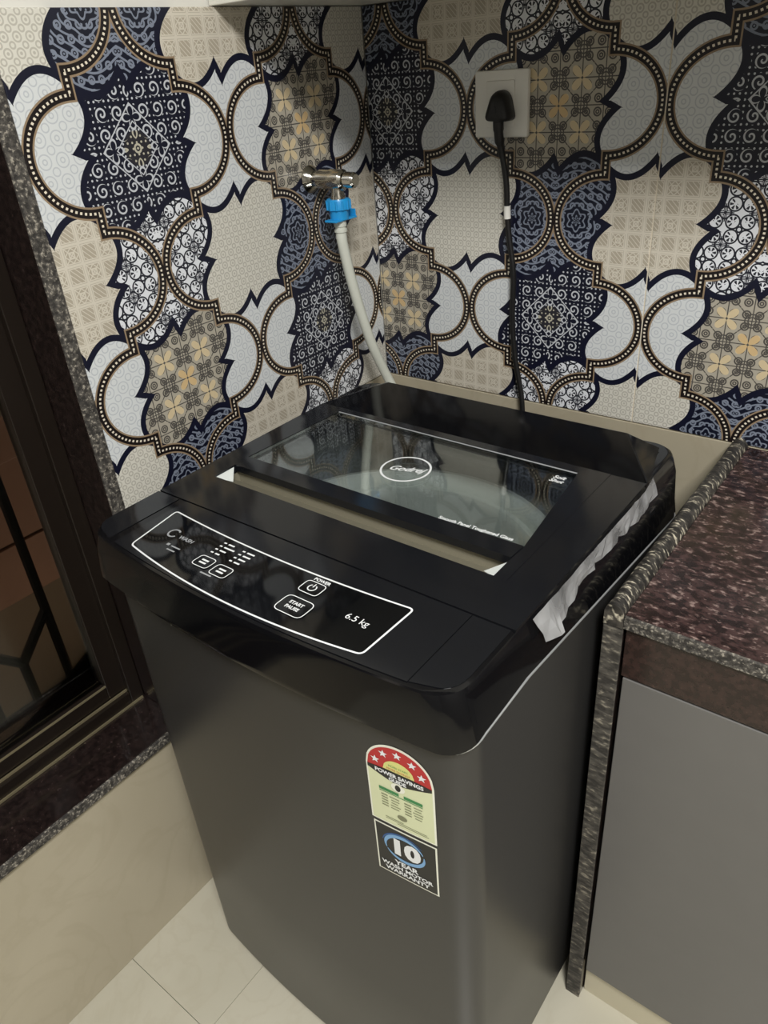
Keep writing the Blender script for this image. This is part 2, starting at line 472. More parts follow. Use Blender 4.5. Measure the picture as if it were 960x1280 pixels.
# ------------------------------------------------------------------ the room
RX, RY, RZ = 2.4, -3.2, 2.6
TZ0, TZ1 = 0.829, 1.4625
wl = MB()
wl.box(-0.2, -0.008, -0.653, 0.2, 0, RZ).box(-0.2, -0.008, RY, -0.653, 0, 0.405).box(-0.2, -0.008, -2.0, -0.653, 1.95, RZ).box(-0.2, -0.008, RY, -2.0, 0.405, 1.95)
wall_left = tag(wl.build('wall_left', M['paint']), 'white wall with printed tile panel and window opening', kind='structure')
wall_back = tag(MB().box(-0.008, RX, 0.008, 0.2, 0, RZ).build('wall_back', M['paint']), 'wall with printed tiles behind the washing machine', kind='structure')
wall_right = tag(MB().box(RX, RX + 0.1, RY, 0.2, 0, RZ).build('wall_right', M['paint_grey']), 'plain grey side wall of the kitchen', kind='structure')
wall_front = tag(MB().box(-0.2, RX + 0.1, RY - 0.1, RY, 0, RZ).build('wall_front', M['paint_grey']), 'plain grey rear wall of the kitchen', kind='structure')
ceiling = tag(MB().box(-0.2, RX + 0.1, RY - 0.1, 0.2, RZ, RZ + 0.1).build('ceiling', M['paint_grey']), 'plain grey kitchen ceiling', kind='structure')
floor = tag(MB().box(-0.2, RX + 0.1, RY - 0.1, 0.2, -0.06, -0.008).build('floor', M['grout']), 'cream marble tiled kitchen floor', kind='structure')

# printed tiles (one print repeat of 4 x 4 units for each)
uvL = lambda p: (p.y / H + 3.08, (p.z - ZA) / H)
uvB = lambda p: (p.x / H - 0.2588, (p.z - ZA) / H)
def tile(x0, x1, y0, y1, z0, z1, mt, parent, uv=None, bev=0.0012):
    return MB().box(x0, x1, y0, y1, z0, z1, bev).build('tile', mt, parent, uv=uv)
tile(-0.008, 0, -0.6525, -0.0005, TZ0, TZ1, M['print'], wall_left, uvL)
for a, b_ in ((0.0005, 0.5205), (0.5225, 1.1605), (1.1625, 1.8005), (1.8025, RX - 0.001)):
    tile(a, b_, 0, 0.008, TZ0, TZ1, M['print'], wall_back, uvB)
MB().box(0.5203, 0.5227, 0.0012, 0.008, TZ0, TZ1).build('grout_joint', M['grout'], wall_back)
MB().box(0.0, RX, 0.0035, 0.008, TZ0 - 0.0022, TZ0 + 0.0002).build('grout_joint', M['grout'], wall_back)
# beige dado tiles under the printed ones
tile(-0.008, 0, -0.6525, -0.0005, 0.0, TZ0 - 0.002, M['dado'], wall_left)
for a, b_ in ((0.0005, 0.70), (0.702, 1.28), (1.282, 1.92), (1.922, RX - 0.001)):
    tile(a, b_, 0, 0.008, 0.0, TZ0 - 0.002, M['dado'], wall_back)
for y1, y0 in ((-0.655, -1.29), (-1.292, -1.93), (-1.932, -2.57), (-2.572, RY + 0.001)):
    tile(-0.008, 0.02, y0, y1, 0.0, 0.404, M['dado'], wall_left)
# floor tiles
fx = [-0.008, 0.228, 0.828, 1.428, 2.028, RX]
fy = [0.008, -0.3, -0.9, -1.5, -2.1, -2.7, RY]
for q in range(len(fx) - 1):
    for r in range(len(fy) - 1):
        tile(fx[q] + 0.0004, fx[q + 1] - 0.0004, fy[r + 1] + 0.0004, fy[r] - 0.0004, -0.008, 0, M['floor'], floor, bev=0.0003)

# ------------------------------------------------------------------ window
win = empty('window_1', (-0.09, -1.33, 0.405), 'dark bronze aluminium sliding window with granite sill', kind='structure')
MB().box(-0.2, 0.026, -2.0, -0.654, 0.4055, 0.425, 0.001).build('sill', M['granite_dark'], win)
MB().box(0.026, 0.031, -2.0, -0.654, 0.4055, 0.4245, 0.001).build('sill_edge', M['granite_edge'], win)
MB().box(-0.2, -0.003, -0.675, -0.6535, 0.4255, 1.95, 0.001).build('jamb', M['granite_dark'], win)
MB().box(-0.003, 0.0015, -0.675, -0.6535, 0.4255, 1.95, 0.001).build('jamb_edge', M['granite_edge'], win)
MB().box(-0.2, 0.0, -2.0, -1.978, 0.4255, 1.95, 0.001).build('jamb', M['granite_dark'], win)
fr = MB().box(-0.16, -0.08, -0.700, -0.6755, 0.426, 1.93, 0.0015).box(-0.16, -0.08, -1.977, -1.95, 0.426, 1.93, 0.0015) \
    .box(-0.16, -0.08, -1.95, -0.70, 0.426, 0.452, 0.0015).box(-0.16, -0.08, -1.95, -0.70, 1.90, 1.93, 0.0015)
fr.build('outer_frame', M['alu'], win)
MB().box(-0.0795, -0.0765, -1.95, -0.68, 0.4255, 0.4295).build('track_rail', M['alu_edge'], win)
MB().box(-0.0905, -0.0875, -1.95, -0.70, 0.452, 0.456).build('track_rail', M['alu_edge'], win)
def sash(y0, y1, x0, x1):
    s = MB().box(x0, x1, y1 - 0.034, y1, 0.456, 1.90, 0.0015).box(x0, x1, y0, y0 + 0.034, 0.456, 1.90, 0.0015) \
        .box(x0, x1, y0 + 0.034, y1 - 0.034, 0.456, 0.487, 0.0015).box(x0, x1, y0 + 0.034, y1 - 0.034, 1.866, 1.90, 0.0015).build('sash', M['alu'], win)
    xm = (x0 + x1) / 2
    MB().box(xm - 0.002, xm + 0.002, y0 + 0.03, y1 - 0.03, 0.483, 1.87).build('pane', M['pane'], s)
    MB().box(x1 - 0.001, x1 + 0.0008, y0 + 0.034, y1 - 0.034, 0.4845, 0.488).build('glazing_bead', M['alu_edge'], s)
sash(-1.36, -0.698, -0.116, -0.092)
sash(-1.95, -1.30, -0.150, -0.126)

# iron grille and the world outside the window
gr = empty('window_grille', (-0.21, -1.3, 0.43), 'dark iron window grille with upright and slanting bars outside the glass', 'grille')
def bar(a, b_):
    MB().tube([a, b_], 0.0085, 8).build('bar', M['iron'], gr, smooth=True)
for z in (0.445, 1.92):
    bar((-0.21, -1.99, z), (-0.21, -0.66, z))
ys = [-0.735, -0.87, -1.005, -1.14, -1.275, -1.41, -1.545, -1.68, -1.815, -1.95]
for n_, y in enumerate(ys):
    bar((-0.21, y, 0.445), (-0.21, y, 1.92))
    if n_ < len(ys) - 1:
        bar((-0.21, y, 0.61), (-0.21, y - 0.0675, 0.535)); bar((-0.21, y - 0.135, 0.61), (-0.21, y - 0.0675, 0.535))
        bar((-0.21, y - 0.0675, 0.535), (-0.21, y - 0.0675, 0.445))
tag(MB().box(-0.6, -0.201, -2.4, 0.2, 0.30, 0.40).build('trim_outer_ledge', M['outer_beige']), 'brown ledge outside the window', kind='structure')
ow = tag(MB().box(-1.0, -0.9, -3.0, 1.4, -0.3, 3.2).build('wall_outside', M['outer_beige']), 'brown wall across the shaft outside', kind='structure')
for zz in range(3):
    for yy in range(6):
        tile(-0.9, -0.885, -2.6 + 0.62 * yy, -2.0 + 0.62 * yy, -0.28 + 0.33 * zz, 0.04 + 0.33 * zz, M['brick_red'], ow)
tag(MB().box(-0.262, -0.248, -0.83, -0.755, 0.4002, 0.412, 0.002).build('bright_strip', M['strip_pale']), 'short pale strip added for a bright reflection in the window', 'strip')  # added to stand for a small bright reflection in the window glass

# ------------------------------------------------------------------ kitchen counter on the right
ct = empty('countertop', (1.5, -0.25, 0.808), 'speckled maroon granite worktop with a raised rough left edge', 'countertop')
MB().box(0.7095, RX - 0.001, -0.489, -0.0005, 0.8085, 0.827, 0.001).build('slab', M['granite'], ct)
MB().box(0.7095, RX - 0.001, -0.493, -0.489, 0.8085, 0.8265, 0.001).build('front_edge', M['granite_edge'], ct)
prof = [(0.686, 0.8085), (0.686, 0.828), (0.688, 0.834), (0.692, 0.8385), (0.6975, 0.8395), (0.703, 0.838), (0.707, 0.833), (0.7095, 0.8265), (0.7095, 0.8085)]
nr = MB(); rings = []
for s in range(25):
    y = -0.4935 + (0.493) * s / 24
    rings.append([(x + random.uniform(-.0008, .0008) * (z > .82), y, z + random.uniform(-.0012, .0008) * (z > .82)) for x, z in prof])
nr.loft(rings).build('raised_edge', M['edge_y'], ct, smooth=60)
MB().box(0.712, RX - 0.001, -0.4885, -0.4705, 0.735, 0.808, 0.001).build('apron', M['granite_apron'], ct)
sp_ = empty('side_panel', (0.6975, -0.246, 0), 'upright granite end panel with a rough grey front edge beside the washing machine', 'panel')
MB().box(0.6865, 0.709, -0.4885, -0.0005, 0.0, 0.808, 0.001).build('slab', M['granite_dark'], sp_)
MB().box(0.686, 0.7095, -0.4925, -0.4885, 0.0, 0.808, 0.001).build('rough_edge', M['edge_z'], sp_)
bc = empty('base_cabinet', (1.5, -0.25, 0), 'grey laminate base cabinet under the granite worktop', 'cabinet')
MB().box(0.7105, RX - 0.001, -0.4695, -0.0005, 0.086, 0.7345).build('carcass', M['carcass'], bc)
for a, b_ in ((0.7145, 1.25), (1.254, 1.80), (1.804, RX - 0.002)):
    dr = MB().box(a, b_, -0.4885, -0.470, 0.0875, 0.7325, 0.0012).build('door', M['laminate'], bc)
    MB().box(b_ - 0.05, b_ - 0.038, -0.505, -0.4885, 0.52, 0.66, 0.003).build('handle', M['trim_metal'], dr)
MB().box(0.7105, RX - 0.001, -0.474, -0.456, 0.0, 0.0855, 0.001).build('skirting', M['skirt'], bc)

# overhead cabinets on the wall behind the machine
for n_, (a, b_) in enumerate(((-0.007, 0.62), (0.622, 1.24), (1.242, 1.86), (1.862, RX - 0.001))):
    lab = 'white overhead cabinet ' + ('in the corner above the tap and socket', 'above the left end of the granite worktop', 'above the middle of the granite worktop', 'above the far end of the granite worktop')[n_]
    oc = empty('overhead_cabinet', ((a + b_) / 2, -0.16, 1.4635), lab, 'cabinet', 'overhead cabinets')
    MB().box(a, b_, -0.306, 0.0075, 1.4635, 2.3, 0.001).build('carcass', M['cabinet_white'], oc)
    d_ = MB().box(a + 0.001, b_ - 0.001, -0.325, -0.3065, 1.4635, 2.3, 0.0012).build('door', M['cabinet_white'], oc)
    MB().box(b_ - 0.06, b_ - 0.048, -0.342, -0.325, 1.50, 1.62, 0.003).build('handle', M['trim_metal'], d_)

# ceiling lamp
cl = empty('ceiling_lamp', (LAMP[0], LAMP[1], RZ - 0.03), 'square flat ceiling lamp with white rim', 'lamp')
MB().box(LAMP[0] - 0.3, LAMP[0] + 0.3, LAMP[1] - 0.3, LAMP[1] + 0.3, RZ - 0.03, RZ, 0.003).build('housing', M['white_plastic'], cl)
em, te, be = new_mat('lamp_diffuser')
be.inputs['Emission Color'].default_value = (1, 0.96, 0.9, 1); be.inputs['Emission Strength'].default_value = 3.0
MB().box(LAMP[0] - 0.28, LAMP[0] + 0.28, LAMP[1] - 0.28, LAMP[1] + 0.28, RZ - 0.033, RZ - 0.0305).build('diffuser', em, cl)

# ------------------------------------------------------------------ washing machine
wm = empty('washing_machine', (0.39, -0.49, 0), 'graphite top-loading washing machine with black glass lid and control panel', 'washing machine')
def outline(x0, x1, yb, yf, bow, rf, rb, z, n=10, seg=24):
    """rounded rectangle with a bowed front"""
    pts = []
    def arc(cx, cy, r, a0, a1):
        for s in range(n + 1):
            a = a0 + (a1 - a0) * s / n; pts.append((cx + r * math.cos(a), cy + r * math.sin(a)))
    p = math.pi
    arc(x1 - rf, yf + rf, rf, -p / 2, 0)
    for s in range(1, 6): pts.append((x1, yf + rf + (yb - rb - yf - rf) * s / 6))
    arc(x1 - rb, yb - rb, rb, 0, p / 2)
    for s in range(1, 6): pts.append((x1 - rb + (x0 + rb - x1 + rb) * s / 6, yb))
    arc(x0 + rb, yb - rb, rb, p / 2, p)
    for s in range(1, 6): pts.append((x0, yb - rb + (yf + rf - yb + rb) * s / 6))
    arc(x0 + rf, yf + rf, rf, p, 1.5 * p)
    for s in range(1, seg): pts.append((x0 + rf + (x1 - rf - x0 - rf) * s / seg, yf))
    xc = (x0 + x1) / 2; hw = (x1 - x0) / 2
    return [(x, y + bow * ((x - xc) / hw) ** 2 * max(0, min(1, (yb - y) / (yb - yf))), z) for x, y in pts]
BX0, BX1, BYF, BOW = 0.116, 0.671, -0.783, 0.02
def seam(y):
    t_ = max(0.0, min(1.0, (y + 0.778) / 0.075)); t_ = t_ * t_ * (3 - 2 * t_)
    return 0.834 + 0.018 * t_ - 0.098 * max(0.0, y + 0.703)
def slope(ring, dz): return [(x, y, seam(y) + dz) for x, y, z in ring]
def body_ring(ins, z): return outline(BX0 + ins, BX1 - ins, -0.20 - ins, BYF + ins, BOW, 0.034, 0.03, z)
MB().loft([body_ring(0.012, 0.016), body_ring(0.004, 0.02), body_ring(0.0, 0.032), body_ring(0.0, 0.30), body_ring(0.0, 0.60), body_ring(0.0, 0.79), slope(body_ring(0.0, 0), 0.002), slope(body_ring(0.004, 0), 0.004)], cap1=False).build('body', M['body'], wm, smooth=35)
for x in (0.17, 0.61):
    for y in (-0.26, -0.70):
        MB().lathe((x, y, 0), (0, 0, 1), [(0, 0.018), (0.004, 0.02), (0.01, 0.02), (0.012, 0.014), (0.02, 0.014)], 16).build('foot', M['rubber'], wm, smooth=True)
# flange between body and cover; its edge highlight is put into the bright colour
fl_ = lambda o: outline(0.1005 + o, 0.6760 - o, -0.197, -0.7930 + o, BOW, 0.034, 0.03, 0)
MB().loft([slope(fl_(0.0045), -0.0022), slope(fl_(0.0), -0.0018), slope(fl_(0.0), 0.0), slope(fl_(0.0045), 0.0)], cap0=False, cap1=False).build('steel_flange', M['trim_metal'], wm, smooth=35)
# cover: outer skirt, top deck with opening for the lid
def cov(off, z, yf=-0.792): return outline(0.110 - off, 0.662 + off, -0.20, yf - off * 0.3, BOW, 0.032, 0.03, z)
OX0, OX1, OY0, OY1 = 0.130, 0.643, -0.652, -0.225
top = cov(-0.006, 0.900)
def inner(z):
    out = []
    for x, y, _ in top:
        out.append((min(max(x, OX0), OX1), min(max(y, OY0), OY1), z))
    return out
c_ = MB()
c_.loft([slope(cov(0.0115, 0), 0.0002), slope(cov(0.0130, 0), 0.0012), slope(cov(0.0122, 0), 0.007), cov(0.0065, 0.876), cov(0.001, 0.893), cov(-0.002, 0.8985), top, cov(-0.009, 0.900), inner(0.9), inner(0.888)], cap0=False, cap1=False)
c_.build('top_cover', M['gloss_black'], wm, smooth=30)

# control panel plate with printed outline, buttons, lettering
ZP = 0.9012
def bowf(x): return BOW * ((x - 0.386) / 0.276) ** 2
def front_top(x): return -0.786 + bowf(x)
px = [0.168 + (0.612 - 0.168) * s / 24 for s in range(25)]
poly = [(x, front_top(x) + 0.001) for x in px] + [(x, -0.6595) for x in reversed(px)]
cp = MB().prism(poly, 0.899, ZP - 0.0002).build('control_panel', M['satin_black'], wm)
for sgn in (1, -1):
    q_ = [(0.2255, -0.6595), (0.2690, -0.6595), (0.2690, -0.732)] + [(0.245 + 0.024 * math.cos(a), -0.736 + 0.028 * math.sin(a)) for a in [math.radians(-15 * k_) for k_ in range(1, 6)]] + [(0.2255, front_top(0.386 + 0.2255) + 0.002)]
    MB().prism([(0.386 + sgn * x + (0.0015 if sgn > 0 else -0.006), y) for x, y in q_], 0.8985, ZP - 0.0004).build('corner_plate', M['satin_black'], wm)
def ribbon(pts, w, z, h=0.0003, closed=True):
    """flat printed line along a 2-D path"""
    n = len(pts); P = [Vector(p) for p in pts]; L = []; R = []
    for s in range(n):
        a = P[(s - 1) % n] if closed or s > 0 else P[s]; b_ = P[(s + 1) % n] if closed or s < n - 1 else P[s]
        d = (b_ - a).normalized(); nn = Vector((-d.y, d.x)); L.append(P[s] + nn * w / 2); R.append(P[s] - nn * w / 2)
    mb = MB(); v = [(q.x, q.y, z) for q in L] + [(q.x, q.y, z) for q in R]
    f = [(s, (s + 1) % n, n + (s + 1) % n, n + s) for s in range(n if closed else n - 1)]
    return mb.add(v, f)
def rounded(corners, r, n=5):
    out = []; m_ = len(corners)
    for s in range(m_):
        p = Vector(corners[s]); a = (Vector(corners[s - 1]) - p); b_ = (Vector(corners[(s + 1) % m_]) - p)
        p0 = p + a.normalized() * r; p1 = p + b_.normalized() * r
        for q in range(n + 1):
            t_ = q / n; out.append(tuple(p0 * (1 - t_) ** 2 + p * 2 * t_ * (1 - t_) + p1 * t_ * t_))
    return out
def bowline(x): return -0.0165 * (1 - ((x - 0.372) / 0.186) ** 2)
def resample(pts, step=0.012):
    out = []
    for s in range(len(pts)):
        a = Vector(pts[s]); b_ = Vector(pts[(s + 1) % len(pts)]); n = max(1, int((b_ - a).length / step))
        for q in range(n): out.append(tuple(a + (b_ - a) * q / n))
    return out
ol = resample(rounded([(0.179, -0.684), (0.193, -0.764), (0.555, -0.766), (0.558, -0.684)], 0.006))
def bend(p):
    x, y = p; w = (-0.684 - y) / 0.082
    return (x, y + max(-0.0195, bowline(x)) * (0.55 + 0.5 * w))
ol = [bend(p) for p in ol]
scr = MB().prism([(0.372 + (x - 0.372) * 0.995, -0.727 + (y + 0.727) * 0.99) for x, y in ol], ZP - 0.0002, ZP + 0.0001).build('display_window', M['panel_black'], cp)
ribbon(ol, 0.0022, ZP + 0.0004).build('outline_print', M['print_white'], scr, fix=False)
ZT = ZP + 0.0005
def put_text(s, x, y, size, parent, mt, rot=0.0, shear=0.0, z=ZT, name='lettering', sx=1.0, bold=0.0):
    v, f = text_geo(s, size, shear, 'CENTER', sx, bold)
    c, sn = math.cos(rot), math.sin(rot)
    return MB().add([(x + a * c - b_ * sn, y + a * sn + b_ * c, z) for a, b_ in v], f).build(name, mt, parent, fix=False)
def bars(lst, parent, mt, z=ZT, name='printed_marks'):
    mb = MB()
    for x, y, w, h in lst:
        mb.add([(x - w / 2, y - h / 2, z), (x + w / 2, y - h / 2, z), (x + w / 2, y + h / 2, z), (x - w / 2, y + h / 2, z)], [(0, 1, 2, 3)])
    return mb.build(name, mt, parent, fix=False)
def button(x, y, w, h):
    cs = rounded([(x - w / 2, y - h / 2), (x + w / 2, y - h / 2), (x + w / 2, y + h / 2), (x - w / 2, y + h / 2)], min(w, h) * 0.28)
    bt = MB().prism(cs, ZP, ZP + 0.0009).build('button', M['panel_black'], cp)
    ribbon(cs, 0.0011, ZP + 0.0011).build('button_outline', M['print_white'], bt, fix=False)
    return bt
ZB = ZP + 0.0013
b1 = button(0.3015, -0.743, 0.025, 0.019); bars([(0.3015, -0.7405, 0.011, 0.0026), (0.3015, -0.7455, 0.011, 0.0026)], b1, M['print_white'], ZB)
b2 = button(0.3335, -0.7455, 0.025, 0.019); bars([(0.3335, -0.743, 0.011, 0.0026), (0.3335, -0.748, 0.011, 0.0026)], b2, M['print_white'], ZB)
b3 = button(0.444, -0.7135, 0.027, 0.020)
ribbon([(0.444 + 0.005 * math.cos(a), -0.7135 + 0.005 * math.sin(a)) for a in [math.radians(90 + 32 + s * 296 / 20) for s in range(21)]], 0.0014, ZB, closed=False).build('power_symbol', M['print_white'], b3, fix=False)
bars([(0.444, -0.7095, 0.0014, 0.006)], b3, M['print_white'], ZB, 'power_symbol')
put_text('POWER', 0.4455, -0.6985, 0.0065, scr, M['print_white'], bold=0.0002)
b4 = button(0.449, -0.7475, 0.038, 0.027)
put_text('START', 0.449, -0.7435, 0.0066, b4, M['print_white'], z=ZB, bold=0.0002); put_text('PAUSE', 0.449, -0.7512, 0.0066, b4, M['print_white'], z=ZB, bold=0.0002)
put_text('6.5 kg', 0.5195, -0.729, 0.0125, scr, M['print_white'])
ribbon([(0.2195 + 0.0075 * math.cos(a), -0.7205 + 0.0075 * math.sin(a)) for a in [math.radians(40 + s * 290 / 20) for s in range(21)]], 0.0024, ZT, closed=False).build('wash_emblem', M['print_grey'], scr, fix=False)
put_text('WASH', 0.245, -0.7225, 0.0085, scr, M['print_grey'], bold=0.0003)
bars([(0.2335, -0.7405, 0.005, 0.004), (0.2475, -0.741, 0.016, 0.0022), (0.2465, -0.748, 0.014, 0.0022)], scr, M['print_grey'])
lst = []
for gx, rows in ((0.2935, ((0.010), (0.017), (0.010), (0.007))), (0.3265, ((0.012), (0.012), (0.011), (0.009)))):
    for r, w in enumerate(rows):
        y = -0.702 - 0.0072 * r - (0.001 if gx > 0.31 else 0)
        lst += [(gx, y, 0.0042, 0.0022), (gx + 0.0055 + w / 2, y, w, 0.0024)]
bars(lst, scr, M['print_white'])
bars([(0.3215, -0.7585, 0.018, 0.0022)], scr, M['print_grey'])

# lid: frame, tinted glass, finger slot
ld_ = MB()
ZL = 0.9015
ld_.prism([(0.1115, -0.6575), (0.6605, -0.6575), (0.6605, -0.591), (0.1115, -0.591)], 0.889, ZL)                      # front strip
ld_.prism([(0.1115, -0.591), (0.148, -0.591), (0.148, -0.5525), (0.146, -0.5245), (0.159, -0.3305), (0.159, -0.318), (0.1115, -0.318)], 0.889, ZL)
ld_.prism([(0.597, -0.591), (0.613, -0.591), (0.613, -0.318), (0.575, -0.318), (0.575, -0.3345), (0.598, -0.5255), (0.597, -0.5525)], 0.889, ZL)
ld_.prism([(0.613, -0.591), (0.6605, -0.591), (0.6605, -0.318), (0.613, -0.318)], 0.880, ZL - 0.0006)
ld_.prism([(0.159, -0.3305), (0.575, -0.3345), (0.575, -0.318), (0.159, -0.318)], 0.889, ZL)
lid = ld_.build('lid', M['satin_black'], wm)
MB().prism([(0.1485, -0.5525), (0.5965, -0.5525), (0.5978, -0.5255), (0.1462, -0.5245)], 0.892, ZL + 0.0012).build('glass_front_bar', M['satin_black'], lid)
gl = MB().prism([(0.159, -0.3312), (0.575, -0.3352), (0.5975, -0.5252), (0.1465, -0.5242)], 0.8965, 0.9005).build('glass', M['glass'], lid)
MB().add([(0.159, -0.3312, 0.9013), (0.575, -0.3352, 0.9013), (0.5745, -0.3385, 0.9013), (0.1595, -0.3345, 0.9013)], [(0, 1, 2, 3)]).build('polished_glass_edge', M['print_grey'], gl, fix=False)
ZG = 0.9012
ribbon([(0.370 + 0.0345 * math.cos(a), -0.439 + 0.0345 * math.sin(a)) for a in [2 * math.pi * s / 48 for s in range(48)]], 0.0030, ZG).build('emblem_ring', M['print_white'], gl, fix=False)
put_text('Godrej', 0.3705, -0.4395, 0.0175, gl, M['print_white'], rot=math.radians(16), shear=0.55, z=ZG, name='emblem_lettering', bold=0.0004)
put_text('Smooth Panel Toughened Glass', 0.530, -0.5195, 0.0086, gl, M['print_white'], rot=math.radians(1), z=ZG, bold=0.0002, sx=0.92)
put_text('Soft', 0.560, -0.3585, 0.0105, gl, M['print_white'], shear=0.3, z=ZG, bold=0.0003); put_text('Shut', 0.560, -0.3685, 0.0105, gl, M['print_white'], shear=0.3, z=ZG, bold=0.0003)
# trough behind the finger slot
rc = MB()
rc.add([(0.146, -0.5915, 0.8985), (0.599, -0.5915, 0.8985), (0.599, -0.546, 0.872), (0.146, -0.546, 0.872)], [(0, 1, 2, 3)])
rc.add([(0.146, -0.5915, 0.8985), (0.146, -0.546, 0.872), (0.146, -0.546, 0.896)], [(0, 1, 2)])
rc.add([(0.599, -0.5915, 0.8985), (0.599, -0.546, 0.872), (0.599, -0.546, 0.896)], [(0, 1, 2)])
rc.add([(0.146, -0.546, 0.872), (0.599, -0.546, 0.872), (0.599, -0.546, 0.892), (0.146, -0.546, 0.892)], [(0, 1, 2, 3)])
MB().add([(0.146, -0.5915, 0.8995), (0.146, -0.552, 0.8995), (0.171, -0.5785, 0.8925)], [(0, 1, 2)]).build('recess_end', M['tub'], lid, fix=False)  # lit end faces of the recess, their brightness put into a paler colour
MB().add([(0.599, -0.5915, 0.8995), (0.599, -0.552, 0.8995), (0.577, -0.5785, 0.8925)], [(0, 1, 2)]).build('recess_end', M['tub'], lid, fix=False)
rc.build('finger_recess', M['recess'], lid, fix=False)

# rear deck
rd = MB()
v = [(0.112, -0.316, 0.9015), (0.6605, -0.316, 0.9005), (0.656, -0.206, 0.893), (0.594, -0.221, 0.917), (0.178, -0.221, 0.917), (0.116, -0.212, 0.893),
     (0.106, -0.316, 0.812), (0.671, -0.316, 0.812), (0.669, -0.198, 0.80), (0.594, -0.1965, 0.80), (0.178, -0.1965, 0.80), (0.106, -0.198, 0.80)]
rd.add(v, [(0, 4, 5), (0, 1, 3, 4), (1, 2, 3), (1, 7, 8, 2), (2, 8, 9, 3), (3, 9, 10, 4), (4, 10, 11, 5), (5, 11, 6, 0),])
rdo = rd.build('rear_deck', M['gloss_black'], wm)
bv = rdo.modifiers.new('bevel', 'BEVEL'); bv.width = 0.002; bv.segments = 2; bv.limit_method = 'ANGLE'; bv.angle_limit = math.radians(12); bv.harden_normals = False
MB().box(0.6625, 0.671, -0.322, -0.300, 0.845, 0.864, 0.003).build('hinge_cap', M['satin_black'], wm)

# drum and tub under the glass
DC = (0.375, -0.500)
NS = 64
ang = [2 * math.pi * s / NS for s in range(NS)]
def circ(r, z): return [(DC[0] + r * math.cos(a), DC[1] + r * math.sin(a), z) for a in ang]
def sq(z):
    out = []
    for a in ang:
        dx, dy = math.cos(a), math.sin(a)
        t_ = min(((0.662 - DC[0]) if dx > 0 else (DC[0] - 0.124)) / max(abs(dx), 1e-6), ((-0.212 - DC[1]) if dy > 0 else (-(DC[1] - DC[1]) + 0.245)) / max(abs(dy), 1e-6))
        out.append((DC[0] + dx * t_, DC[1] + dy * t_, z))
    return out
MB().loft([sq(0.878), sq(0.80), circ(0.240, 0.80)], cap0=False, cap1=False).build('tub_cover', M['tub_dark'], wm, smooth=30, fix=False)
MB().loft([circ(0.241, 0.7995), circ(0.238, 0.805), circ(0.230, 0.806), circ(0.226, 0.800), circ(0.222, 0.785), circ(0.222, 0.76)], cap0=False, cap1=False).build('tub_ring', M['tub'], wm, smooth=30, fix=False)
MB().loft([circ(0.221, 0.775), circ(0.216, 0.785), circ(0.208, 0.785), circ(0.204, 0.775), circ(0.204, 0.70), circ(0.200, 0.685), circ(0.204, 0.67), circ(0.204, 0.45), circ(0.19, 0.43), circ(0.02, 0.43)], cap0=False, cap1=True).build('drum', M['drum'], wm, smooth=35, fix=False)
MB().lathe((DC[0], DC[1], 0.431), (0, 0, 1), [(0, 0.15), (0.012, 0.145), (0.03, 0.06), (0.05, 0.035), (0.055, 0.0)], 32).build('pulsator', M['tub'], wm, smooth=40)

# crinkled protective film hanging from the lid edge
random.seed(11)
from mathutils import noise as mnoise
nf, mf = 30, 3; fv = []; ff = []
for s in range(nf + 1):
    t_ = s / nf; y = -0.302 - 0.330 * t_
    fl = math.exp(-((t_ - 0.93) / 0.10) ** 2)
    wdt = 0.020 + 0.004 * math.sin(9 * t_) + 0.008 * fl
    for q in range(mf + 1):
        w = q / mf
        cr = mnoise.noise((t_ * 22, w * 1.5, 3.1)) + 0.5 * mnoise.noise((t_ * 55, w * 2.5, 8.7))
        x = 0.6655 + w * (0.006 + 0.012 * fl) + 0.0042 * cr * (0.25 + w)
        z = 0.8995 - w * wdt + 0.0035 * mnoise.noise((t_ * 18, 5.0, 1.0)) * w
        if t_ < 0.10: x -= 0.003 * (1 - t_ / 0.10) * (1 - w); z += 0.003 * (1 - t_ / 0.10) * (1 - w)
        if s == nf: y += 0.010 * mnoise.noise((w * 4, 1.0, 2.0))
        fv.append((x, y - 0.02 * w * fl * mnoise.noise((t_ * 9, 2.0, 7.0)), z))
for s in range(nf):
    for q in range(mf):
        a = s * (mf + 1) + q; ff.append((a, a + 1, a + mf + 2, a + mf + 1))
MB().add(fv, ff).build('protective_film', M['film'], wm, fix=False)['label'] = 'crumpled clear plastic film'

# stickers on the front, following its curve
def fy(x):
    return BYF + BOW * ((x - 0.394) / 0.278) ** 2
def stick(v2, f, off): return [(x, fy(x) - off, z) for x, z in v2], f
def sub(v2, f, parent, mt, off, name):
    a, b_ = stick(v2, f, off); return MB().add(a, b_).build(name, mt, parent, fix=False)
def plate(x0, x1, z0, ztop, n=16):
    """vertical strips from z0 to ztop(x)"""
    v2 = []; f = []
    for s in range(n + 1):
        x = x0 + (x1 - x0) * s / n; v2 += [(x, z0(x) if callable(z0) else z0), (x, ztop(x) if callable(ztop) else ztop)]
    for s in range(n): f.append((2 * s, 2 * s + 2, 2 * s + 3, 2 * s + 1))
    return v2, f
def stext(s, x, z, size, parent, mt, off, rot=0.0, sx=1.0, bold=0.0, name='lettering', curve=None):
    v, f = text_geo(s, size, 0, 'CENTER', sx, bold)
    c, sn = math.cos(rot), math.sin(rot)
    pts = [(x + a * c - b_ * sn, z + a * sn + b_ * c + (curve(a) if curve else 0)) for a, b_ in v]
    return sub(pts, f, parent, mt, off, name)
def smat(n, c, r=0.4): M[n] = mat(n, c, r); return M[n]
smat('label_cream', (212, 216, 176)); smat('label_white', (232, 232, 216)); smat('label_red', (178, 40, 42)); smat('label_black', (24, 24, 24))
